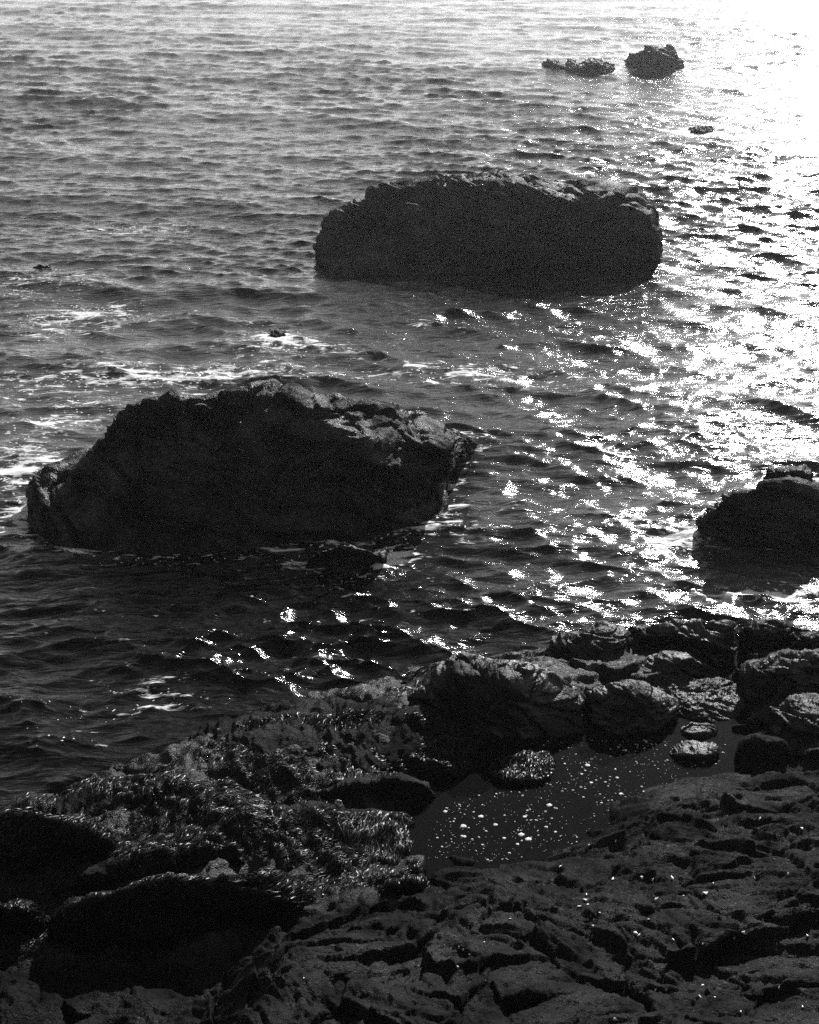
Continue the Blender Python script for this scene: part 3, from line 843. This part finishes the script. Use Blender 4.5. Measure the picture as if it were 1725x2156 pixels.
led('stone', 'fist-like stone at the mouth of the narrow channel', [(1574, 1388), (1587, 1393), (1600, 1389)], [(1575, 1382), (1587, 1380), (1599, 1382)], [(1576, 1380), (1587, 1375), (1598, 1379)],
    [.4, .48, .4], [.42, .52, .42], 7, 50, 36, amp=0.02, freq=5, seed=75, fine=0.008, back=.12, z0=.38, sink=.2)
led('rock_ledge', 'layered ledge at the right edge above the round boulder',
    [(1630, 1548), (1680, 1570), (1725, 1574), (1830, 1572)], [(1632, 1520), (1680, 1522), (1725, 1520), (1830, 1522)], [(1630, 1500), (1642, 1482), (1690, 1474), (1725, 1468), (1830, 1466)],
    [.3, .42, .45, .4], [.35, .45, .5, .52, .5], 12, 150, 100, amp=0.12, freq=1.5, seed=78, fine=0.03, strata=.05, back=.4)
led('rock_ledge', 'low glinting wet rock between the channel and the head of the pool',
    [(1405, 1494), (1430, 1508), (1474, 1519), (1496, 1522), (1550, 1515), (1572, 1494)], [(1400, 1482), (1440, 1480), (1490, 1482), (1540, 1484), (1571, 1482)], [(1372, 1458), (1415, 1442), (1469, 1431), (1517, 1433), (1550, 1450), (1571, 1468)],
    [.2, .24, .24, .22, .18], [.25, .28, .28, .26, .22, .18], 14, 170, 100, amp=0.05, freq=2.4, seed=81, fine=0.028, back=.2, sink=.15)
led('flat_stone', 'flat rough stone in the pool, farther of a pair', [(1424, 1540), (1455, 1552), (1490, 1554), (1519, 1541)], [(1425, 1538), (1455, 1542), (1490, 1541), (1518, 1537)], [(1426, 1535), (1456, 1524), (1490, 1523), (1517, 1532)],
    [.16, .2, .2, .16], [.17, .21, .21, .17], 10, 100, 60, amp=0.045, freq=3, strata=.012, sdir=(.3, -.6, 1), end=.2, seed=84, fine=0.008, back=.1, sink=.1)
led('flat_stone', 'flat rough stone in the pool, nearer of a pair', [(1400, 1588), (1440, 1600), (1490, 1605), (1521, 1590)], [(1401, 1586), (1440, 1590), (1490, 1590), (1520, 1584)], [(1402, 1583), (1444, 1562), (1490, 1566), (1519, 1576)],
    [.17, .22, .22, .17], [.18, .24, .24, .18], 10, 100, 60, amp=0.045, freq=3, strata=.012, sdir=(.3, -.6, 1), end=.2, seed=87, fine=0.008, back=.1, sink=.1)
led('boulder', 'smooth round boulder standing in the right end of the pool', [(1547, 1590), (1556, 1606), (1580, 1617), (1622, 1615), (1655, 1605), (1666, 1588)], [(1548, 1575), (1566, 1566), (1600, 1566), (1635, 1568), (1656, 1572), (1666, 1582)],
    [(1549, 1566), (1558, 1554), (1580, 1546), (1612, 1547), (1645, 1555), (1662, 1568), (1666, 1578)], [.35, .5, .52, .5, .42, .3], [.4, .5, .56, .56, .5, .42, .3], 14, 130, 90, mat=M_BOULDER, amp=0.04, freq=2.0, seed=90, fine=0.012, back=.3, end=.24, blocky=.7)
led('boulder', 'black boulder cut off by the right edge near the round boulder', [(1686, 1604), (1715, 1616), (1760, 1618), (1800, 1606)], [(1687, 1598), (1715, 1586), (1760, 1580), (1800, 1590)], [(1688, 1594), (1712, 1578), (1758, 1566), (1800, 1580)],
    [.2, .4, .45, .3], [.24, .44, .5, .35], 10, 100, 70, mat=M_BOULDER, amp=0.04, freq=2.2, seed=93, fine=0.012, back=.3)
led('long_stone', 'thin bar-shaped stone lying in the pool below the overhanging ledge', [(1541, 1534), (1570, 1536), (1602, 1530)], [(1541, 1531), (1570, 1529), (1601, 1524)], [(1542, 1528), (1570, 1525), (1600, 1521)],
    [.18, .2, .2], [.19, .22, .22], 8, 70, 36, mat=M_BOULDER, amp=0.012, freq=5, seed=95, fine=0.006, back=.06, sink=.1)
led('stone', 'small upright stone perched on the thin bar-shaped stone', [(1572, 1527), (1580, 1529), (1591, 1527)], [(1573, 1519), (1580, 1517), (1590, 1523)], [(1573, 1516), (1580, 1511), (1589, 1520)],
    [.27, .3, .25], [.28, .33, .26], 7, 46, 34, mat=M_BOULDER, amp=0.012, freq=6, seed=96, fine=0.005, back=.07, z0=.2, sink=.05)
led('rock_ledge', 'low dark rock tucked against the left end of the long glossy ledge',
    [(806, 1486), (850, 1500), (900, 1512), (940, 1518)], [(806, 1480), (850, 1476), (900, 1478), (938, 1490)], [(806, 1476), (848, 1463), (890, 1455), (936, 1470)], [.1, .3, .35, .35], [.12, .35, .45, .45], 10, 130, 80, amp=0.09, freq=2.4, seed=98, fine=0.03, z0=.02)

# ------------------------------------------------------------------ seaweed-covered ridges
rng = np.random.default_rng(7)


def strands(P, count, vlo, vhi, length, width, drift, lift, seed, ulo=0.02, uhi=0.98, jitter=0.25, mask_f=1.2, mask_t=-0.25):
    """ribbons of weed draped over the skin P, combed along the grid: returns verts, faces"""
    r = np.random.default_rng(seed)
    count, width = int(count * 1.1), width * 0.72
    nu, nv = P.shape[:2]
    N = grid_normals(P)
    if N[nu // 2, nv // 2, 2] < 0: N = -N
    lu = np.linalg.norm(np.diff(P, axis=0), axis=-1).mean() * nu
    lv = np.linalg.norm(np.diff(P, axis=1), axis=-1).mean() * nv
    K = 6          # points along a strand
    u = r.uniform(ulo, uhi, count); v = r.uniform(vlo, vhi, count)
    ln = length * r.uniform(0.45, 1.35, count)
    pts, nrm = [], []

    def samp(A, u, v):
        fu, fv = np.clip(u, 0, 0.9999) * (nu - 1), np.clip(v, 0, 0.9999) * (nv - 1)
        i, j = fu.astype(int), fv.astype(int)
        a, b_ = (fu - i)[:, None], (fv - j)[:, None]
        return (A[i, j] * (1 - a) + A[i + 1, j] * a) * (1 - b_) + (A[i, j + 1] * (1 - a) + A[i + 1, j + 1] * a) * b_
    p0 = samp(P, u, v)
    keep = noise(p0 * mask_f, seed) > mask_t
    u, v, ln = u[keep], v[keep], ln[keep]
    p0 = p0[keep]
    th = drift + 1.1 * fbm(p0 * 0.8, 2, seed + 4) + r.normal(0, jitter, len(u))
    rz = r.uniform(0.3, 1.0, len(u))
    for k in range(K):
        p = samp(P, u, v); n = samp(N, u, v)
        bow = math.sin(math.pi * (k + 0.35) / K)
        p = p + n * (lift * rz * (0.35 + bow))[:, None] - np.array([0, 0, 0.0])
        pts.append(p); nrm.append(n)
        th = th + r.normal(0, 0.22, len(u))
        u = u + np.sin(th) * ln / K / lu
        v = v - np.cos(th) * ln / K / lv
    pts = np.stack(pts, 1); nrm = np.stack(nrm, 1)
    tg = np.gradient(pts, axis=1); tg /= np.linalg.norm(tg, axis=-1, keepdims=True) + 1e-9
    side = np.cross(tg, nrm); side /= np.linalg.norm(side, axis=-1, keepdims=True) + 1e-9
    roll = r.normal(0, 0.6, (len(u), 1, 1)) + np.cumsum(r.normal(0, 0.35, (len(u), K, 1)), 1)
    side = side * np.cos(roll) + nrm * np.sin(roll)
    wd = width * r.uniform(0.5, 1.4, (len(u), 1, 1)) * np.array([0.7, 1, 1, 0.9, 0.7, 0.25]).reshape(1, K, 1)
    Vv = np.stack([pts - side * wd / 2, pts + side * wd / 2], 2).reshape(-1, 3)
    base = np.arange(len(u))[:, None] * (2 * K)
    kk = np.arange(K - 1)[None] * 2
    a = base + kk
    Ff = np.stack([a, a + 1, a + 3, a + 2], -1).reshape(-1, 4)
    return Vv, Ff


def weedy(label, base, crest, top, zc, zt, count, n=18, nu=150, nv=80, length=.3, width=.012, drift=0.0, lift=.02, vlo=.2, vhi=.72, mask_t=-.25, jitter=.25, seed=1, **kw):
    kw.setdefault('blocky', .3); kw.setdefault('z0', 0.0); kw.setdefault('sink', .4); kw.setdefault('back', .7); kw.setdefault('amp', .13); kw.setdefault('freq', 1.3); kw.setdefault('end', .14); kw.setdefault('fine', .03)
    o, P = rock('seaweed_ridge', label, stations(base, crest, top, zc, zt, n), M_WEEDROCK, nu, nv, cat='rock', seed=seed, **kw)
    Vv, Ff = strands(P, count, vlo, vhi, length, width, drift, lift, seed + 500, mask_t=mask_t, jitter=jitter)
    w = mesh_obj('seaweed', Vv, Ff, M_WEED, parent=o)
    tag(w, kind='stuff')
    return o, P


weedy('broad seaweed-fringed rock platform with small wet hollows at the sea edge',
      [(300, 1640), (420, 1690), (540, 1672), (640, 1668), (740, 1652), (830, 1640), (920, 1668), (1008, 1650)],
      [(300, 1628), (400, 1660), (520, 1640), (640, 1632), (760, 1622), (860, 1606), (930, 1622), (985, 1632), (1010, 1640)],
      [(330, 1602), (420, 1560), (520, 1512), (620, 1492), (700, 1486), (770, 1490), (840, 1500), (900, 1506), (945, 1518), (975, 1548), (1000, 1600), (1010, 1625)],
      [.08, .14, .2, .24, .27, .28, .26, .22, .14], [.1, .15, .26, .34, .38, .4, .42, .42, .4, .36, .26, .15], 15000, 22, 240, 120, length=.2, width=.013, drift=-.35, vlo=.16, vhi=.6, mask_t=-.05, seed=101, back=.8, jitter=.5, fine=.05, strata=.02)
weedy('flat tongue of seaweed reaching right into the tide pool', [(1006, 1642), (1080, 1652), (1140, 1649), (1181, 1628)], [(1008, 1638), (1080, 1646), (1140, 1640), (1181, 1624)], [(1010, 1612), (1062, 1600), (1096, 1590), (1155, 1582), (1181, 1607)],
      [.17, .19, .19, .15], [.19, .23, .25, .23, .16], 3200, 12, 120, 80, length=.16, width=.013, drift=-.9, vlo=.16, vhi=.66, mask_t=-.5, seed=105, back=.15, amp=.05, fine=.02, z0=POOL_Z, end=.25)
weedy('rounded black hump of weed just below the broad seaweed-fringed platform', [(560, 1700), (680, 1716), (800, 1722), (880, 1716), (936, 1690)], [(560, 1690), (680, 1676), (790, 1660), (860, 1654), (910, 1664), (935, 1682)],
      [(560, 1684), (680, 1666), (790, 1648), (850, 1640), (902, 1648), (934, 1676)], [.1, .22, .3, .33, .3, .2], [.12, .27, .37, .41, .38, .22], 4000, 14, 150, 70, length=.22, width=.011, drift=-.1, vlo=.2, vhi=.6, mask_t=-.1, seed=108, back=.4)
weedy('combed mass of long weed ending in the left side of the pool', [(440, 1800), (560, 1850), (700, 1880), (800, 1880), (866, 1830), (890, 1775), (902, 1748)], [(440, 1790), (560, 1825), (680, 1850), (780, 1850), (850, 1806), (888, 1766), (903, 1744)],
      [(440, 1750), (520, 1716), (610, 1702), (700, 1696), (800, 1702), (872, 1716), (903, 1738)], [.08, .14, .18, .2, .19, .18, .15], [.12, .24, .3, .33, .33, .28, .17], 11000, 18, 170, 90, length=.34, width=.009, drift=-.7, vlo=.1, vhi=.68, mask_t=-.4, seed=111, back=.3, end=.24)
weedy('small weed tuft in the cleft between the pool and the bare shelf', [(770, 1888), (830, 1905), (900, 1900), (918, 1868)], [(775, 1876), (830, 1872), (890, 1866), (915, 1858)], [(780, 1868), (830, 1856), (880, 1848), (912, 1850)],
      [.25, .34, .34, .2], [.28, .38, .38, .24], 1500, 10, 90, 70, length=.2, width=.009, drift=-.6, vlo=.2, vhi=.66, mask_t=-.6, seed=114, back=.2, amp=.06, end=.35)
weedy('sloping weed bank rising from the sea at the left, behind the drooping hump', [(60, 1740), (180, 1760), (300, 1775), (420, 1772), (500, 1740)], [(80, 1715), (180, 1735), (300, 1745), (420, 1745), (498, 1732)], [(100, 1686), (170, 1660), (260, 1642), (350, 1640), (440, 1662), (496, 1715)],
      [.08, .14, .18, .16, .1], [.08, .2, .3, .34, .28, .14], 8000, 14, 150, 80, length=.26, width=.010, drift=-.5, vlo=.16, vhi=.66, mask_t=-.15, seed=117, back=.5)
weedy('drooping hump of seaweed at the left edge', [(-140, 1840), (0, 1846), (100, 1850), (200, 1840), (262, 1796)], [(-140, 1755), (0, 1740), (62, 1728), (140, 1745), (210, 1765), (258, 1786)], [(-140, 1735), (0, 1720), (30, 1708), (66, 1705), (105, 1716), (150, 1722), (200, 1735), (256, 1776)],
      [.4, .6, .66, .6, .45, .2], [.45, .65, .7, .72, .68, .62, .5, .22], 4200, 16, 150, 80, length=.34, width=.010, drift=-.35, vlo=.22, vhi=.62, mask_t=-.1, seed=120, back=.5)
weedy('low weed ridge running diagonally between the drooping hump and the long front ridge', [(30, 1900), (160, 1886), (300, 1862), (420, 1850), (560, 1838)], [(40, 1884), (168, 1864), (260, 1848), (350, 1830), (480, 1820), (560, 1816)], [(50, 1866), (168, 1838), (252, 1816), (336, 1790), (470, 1772), (560, 1780)],
      [.1, .2, .22, .24, .24, .22], [.12, .26, .31, .35, .37, .32], 8000, 14, 160, 70, length=.3, width=.009, drift=-.95, vlo=.16, vhi=.66, mask_t=-.2, seed=123, back=.4)
weedy('long front weed ridge with a combed crest above the black hollow', [(90, 2010), (220, 2030), (400, 2010), (560, 1985), (640, 1960), (690, 1912)], [(80, 1945), (140, 1930), (220, 1906), (330, 1888), (470, 1892), (600, 1900), (670, 1905)], [(84, 1930), (130, 1913), (200, 1890), (256, 1873), (350, 1852), (480, 1850), (590, 1838), (650, 1860), (684, 1892)],
      [.3, .5, .6, .62, .58, .5, .35], [.34, .52, .64, .68, .72, .7, .62, .5, .36], 8000, 18, 190, 90, length=.36, width=.008, drift=-.8, vlo=.24, vhi=.66, mask_t=-.35, seed=126, back=.5)
weedy('small mound of fine weed at the left edge, lowest of the weed mounds', [(-120, 1960), (0, 1965), (50, 1958), (84, 1934)], [(-120, 1925), (0, 1922), (48, 1924), (82, 1930)], [(-120, 1905), (0, 1903), (40, 1905), (80, 1926)],
      [.4, .5, .46, .35], [.44, .56, .52, .36], 2600, 10, 100, 70, length=.2, width=.008, drift=-.4, vlo=.2, vhi=.66, mask_t=-.5, seed=129, back=.4)

SUB = np.stack([XS, YS, ZS], -1)[33:352, 87:383]
Vv, Ff = strands(SUB, 80000, 0.0, 1.0, .28, .009, math.pi - 0.9, .02, 900, 0, 1, mask_f=1.3, mask_t=-.1)
c_ = Vv.reshape(-1, 12, 3)
ii = np.clip(((np.arctan2(c_[:, 0, 0], c_[:, 0, 1]) - az2[0]) / (az2[1] - az2[0])).astype(int), 0, NA - 1)
jj = np.clip(np.searchsorted(r2, np.hypot(c_[:, 0, 0], c_[:, 0, 1])), 0, NR - 1)
ok = (weedm[ii, jj] > .6) & (ZS[ii, jj] > 0.02)
c_ = c_[ok][:16000]
kk = np.arange(5)[None] * 2 + np.arange(len(c_))[:, None] * 12
w = mesh_obj('seaweed', c_.reshape(-1, 3), np.stack([kk, kk + 1, kk + 3, kk + 2], -1).reshape(-1, 4), M_WEED, parent=shelf)
tag(w, kind='stuff')

# ------------------------------------------------------------------ foam on the pool, pale scraps on the rock
def blob(r, seed, squash=.35, nu=10, nv=7):
    a = np.linspace(0, 2 * np.pi, nu, endpoint=False); v = np.linspace(0, np.pi, nv)
    Aa, Vv = np.meshgrid(a, v, indexing='ij')
    d = np.stack([np.cos(Aa) * np.sin(Vv), np.sin(Aa) * np.sin(Vv), np.cos(Vv)], -1)
    k = 1 + 0.45 * noise(d * 1.6 + seed * 3.1, seed)[..., None] + 0.25 * noise(d * 3.3 + seed, seed + 1)[..., None]
    p = d * r * k; p[..., 2] *= squash; p[..., 2] += r * squash * .3
    idx = np.arange(nu * nv).reshape(nu, nv)
    j = np.concatenate([idx, idx[:1]], 0)
    f = np.stack([j[:-1, :-1], j[:-1, 1:], j[1:, 1:], j[1:, :-1]], -1).reshape(-1, 4)
    return p.reshape(-1, 3), f


big_foam = [(1238, 1612, 9), (1157, 1696, 9), (1013, 1720, 9), (976, 1740, 11), (978, 1762, 7), (1044, 1737, 8), (1098, 1758, 10), (1113, 1768, 11), (1105, 1720, 7), (1090, 1778, 6), (1062, 1765, 6), (938, 1709, 7), (1308, 1672, 7),
            (1246, 1598, 6), (1318, 1580, 6), (1225, 1630, 5), (1150, 1742, 6), (1170, 1752, 5), (1245, 1648, 6), (1300, 1638, 6)]
blobs = []
for k in range(5):
    bv, bf = blob(1.0, 200 + k)
    me = mesh_obj('foam_clump', bv, bf, M_FOAM)
    blobs.append(me.data)
    bpy.data.objects.remove(me)
for i, (qx, qy, s) in enumerate(big_foam):
    o = bpy.data.objects.new('foam_clump', blobs[i % 5])
    COL.objects.link(o)
    c = at(qx, qy, POOL_Z)
    o.location = c
    r_ = s / FQ * np.linalg.norm(c - np.array([0, 0, CAM_H])) * .5
    o.scale = (r_ * 1.2, r_ * 1.2, r_)
    o.rotation_euler = (0, 0, i * 1.3)
    tag(o, 'white clump of foam floating among small flecks on the dark tide pool', 'foam', 'foam clumps floating on the tide pool')

vs, fs, off = [], [], 0
r = np.random.default_rng(3)
pool_poly = np.array([(905, 1815), (960, 1815), (1050, 1815), (1180, 1790), (1280, 1745), (1325, 1700), (1400, 1655), (1480, 1620), (1530, 1600), (1535, 1565), (1400, 1560), (1280, 1555), (1150, 1560), (1120, 1575), (1190, 1600), (1185, 1640), (1080, 1665), (1000, 1665), (950, 1690), (910, 1740), (890, 1790)], float)


def inside(x, y, poly):
    c = False
    j = len(poly) - 1
    for i in range(len(poly)):
        if (poly[i, 1] > y) != (poly[j, 1] > y) and x < (poly[j, 0] - poly[i, 0]) * (y - poly[i, 1]) / (poly[j, 1] - poly[i, 1]) + poly[i, 0]:
            c = not c
        j = i
    return c


n_f = 0
while n_f < 650:
    qx, qy = r.uniform(880, 1540), r.uniform(1550, 1820)
    if not inside(qx, qy, pool_poly): continue
    if noise(np.array([[qx / 90, qy / 60, 0]]), 5)[0] < r.uniform(-.9, .35): continue
    c = at(qx, qy, POOL_Z)
    s = 0.0036 + 0.011 * r.uniform() ** 5
    bv, bf = blob(s * 1.3, int(r.integers(0, 9)), .5, 6, 4)
    vs.append(bv + c); fs.append(bf + off); off += len(bv); n_f += 1
fl = mesh_obj('foam_flecks', np.concatenate(vs), np.concatenate(fs), M_FOAM)
tag(fl, 'scatter of tiny white foam flecks over the dark tide pool', 'foam', kind='stuff')


def scrap(seed, n=7):
    """thin curved torn flake, unit size, with thickness"""
    r = np.random.default_rng(seed)
    a = np.sort(r.uniform(0, 2 * np.pi, n))
    rad = r.uniform(.45, 1.0, n)
    x, y = rad * np.cos(a) * 1.2, rad * np.sin(a) * .6
    z = .25 * x * x + .2 * r.normal(0, .5, n) * .3
    top = np.column_stack([x, y, z + .08]); bot = np.column_stack([x * .9, y * .9, z - .05])
    v = np.concatenate([[[0, 0, .12]], top, bot])
    f = []
    for i in range(n):
        j = (i + 1) % n
        f.append((0, 1 + i, 1 + j)); f.append((1 + i, 1 + n + i, 1 + j)); f.append((1 + j, 1 + n + i, 1 + n + j))
    return v, f


scr = []
for k in range(6):
    v, f = scrap(300 + k)
    o = mesh_obj('pale_scrap', v, f, M_SCRAP, smooth=False)
    scr.append(o.data)
    bpy.data.objects.remove(o)
SC = [(1353, 1848, 8), (1416, 1850, 9), (1374, 1853, 6), (1484, 1881, 11), (1440, 1886, 5), (1235, 1884, 7), (1291, 1852, 8), (1502, 1860, 6), (1381, 1894, 8), (1232, 1895, 9), (1238, 1905, 8), (1220, 1909, 8), (1340, 1965, 10), (1345, 1970, 7),
      (1366, 1936, 6), (1314, 1956, 5), (1255, 1925, 5), (1263, 1922, 5), (1250, 1950, 6), (1418, 1979, 6), (1480, 1988, 5), (1564, 1963, 8), (1546, 1975, 6), (1297, 1771, 7), (1240, 1780, 6), (1590, 1850, 6), (1180, 1825, 7), (1110, 1905, 6),
      (1020, 1984, 6), (1075, 1935, 6), (990, 2010, 5), (967, 1995, 6), (975, 2000, 6), (965, 2036, 8), (1480, 2075, 9), (1475, 2100, 8), (1295, 2145, 10), (1505, 2100, 6), (1380, 2085, 6), (1700, 1970, 7), (1660, 1840, 8), (1600, 1725, 7), (1690, 1745, 7),
      (667, 1810, 6), (674, 1812, 5), (674, 1870, 7), (680, 1884, 7), (710, 1868, 5), (640, 2060, 4), (690, 2140, 5), (1640, 2080, 6), (1690, 2120, 7), (1560, 2130, 6), (430, 1755, 7), (395, 1760, 6), (296, 1825, 5)]
top_objs = {}
dg = bpy.context.evaluated_depsgraph_get()
for i, (qx, qy, s) in enumerate(SC):
    d = ray(qx, qy); dn = d / np.linalg.norm(d)
    hit, loc, nrm, _i, ob, _m = S.ray_cast(dg, (0, 0, CAM_H), tuple(dn))
    if not hit: continue
    o = bpy.data.objects.new('pale_scrap', scr[i % 6])
    COL.objects.link(o)
    dist = (loc - cam.location).length
    r_ = s / FQ * dist * .72
    o.location = loc + nrm * r_ * .12
    q = nrm.to_track_quat('Z', 'Y')
    o.rotation_mode = 'QUATERNION'
    from mathutils import Quaternion
    o.rotation_quaternion = q @ Quaternion((0, 0, 1), i * 2.1)
    o.scale = (r_, r_, r_)
    if qx < 720 and qy < 2000:
        lab, grp = 'small pale scrap caught in the black seaweed left of the pool', 'pale scraps in the seaweed'
    elif qy < 1800:
        lab, grp = 'small pale scrap on the rough rock by the near right bank of the pool', 'pale scraps on the bank of the pool'
    elif qy > 2030:
        lab, grp = 'small pale scrap on bare rock along the bottom edge', 'pale scraps along the bottom edge'
    elif qx > 1450:
        lab, grp = 'small pale scrap on the layered bare rock near the right edge', 'pale scraps near the right edge'
    else:
        lab, grp = 'small pale scrap on the bare cracked rock just below the tide pool', 'pale scraps below the tide pool'
    tag(o, lab, 'scrap', grp)

# ------------------------------------------------------------------ sea air
x0, x1, y0, y1, z0_, z1 = -5600, 5600, -100, 5600, -3.0, 27.0
hv = [(x, y, z) for z in (z0_, z1) for y in (y0, y1) for x in (x0, x1)]
hf = [(0, 2, 3, 1), (4, 5, 7, 6), (0, 1, 5, 4), (2, 6, 7, 3), (0, 4, 6, 2), (1, 3, 7, 5)]
mh = bpy.data.materials.new('sea_haze')
mh.use_nodes = True
nt = mh.node_tree
nt.nodes.clear()
out = nt.nodes.new('ShaderNodeOutputMaterial')
vol = nt.nodes.new('ShaderNodeVolumePrincipled')
vol.inputs['Color'].default_value = g4(0.95)
vol.inputs['Density'].default_value = 0.00045
vol.inputs['Anisotropy'].default_value = 0.78
nt.links.new(vol.outputs[0], out.inputs['Volume'])
hz = mesh_obj('haze', hv, hf, mh, smooth=False)
tag(hz, 'thin bright sea haze', kind='stuff')
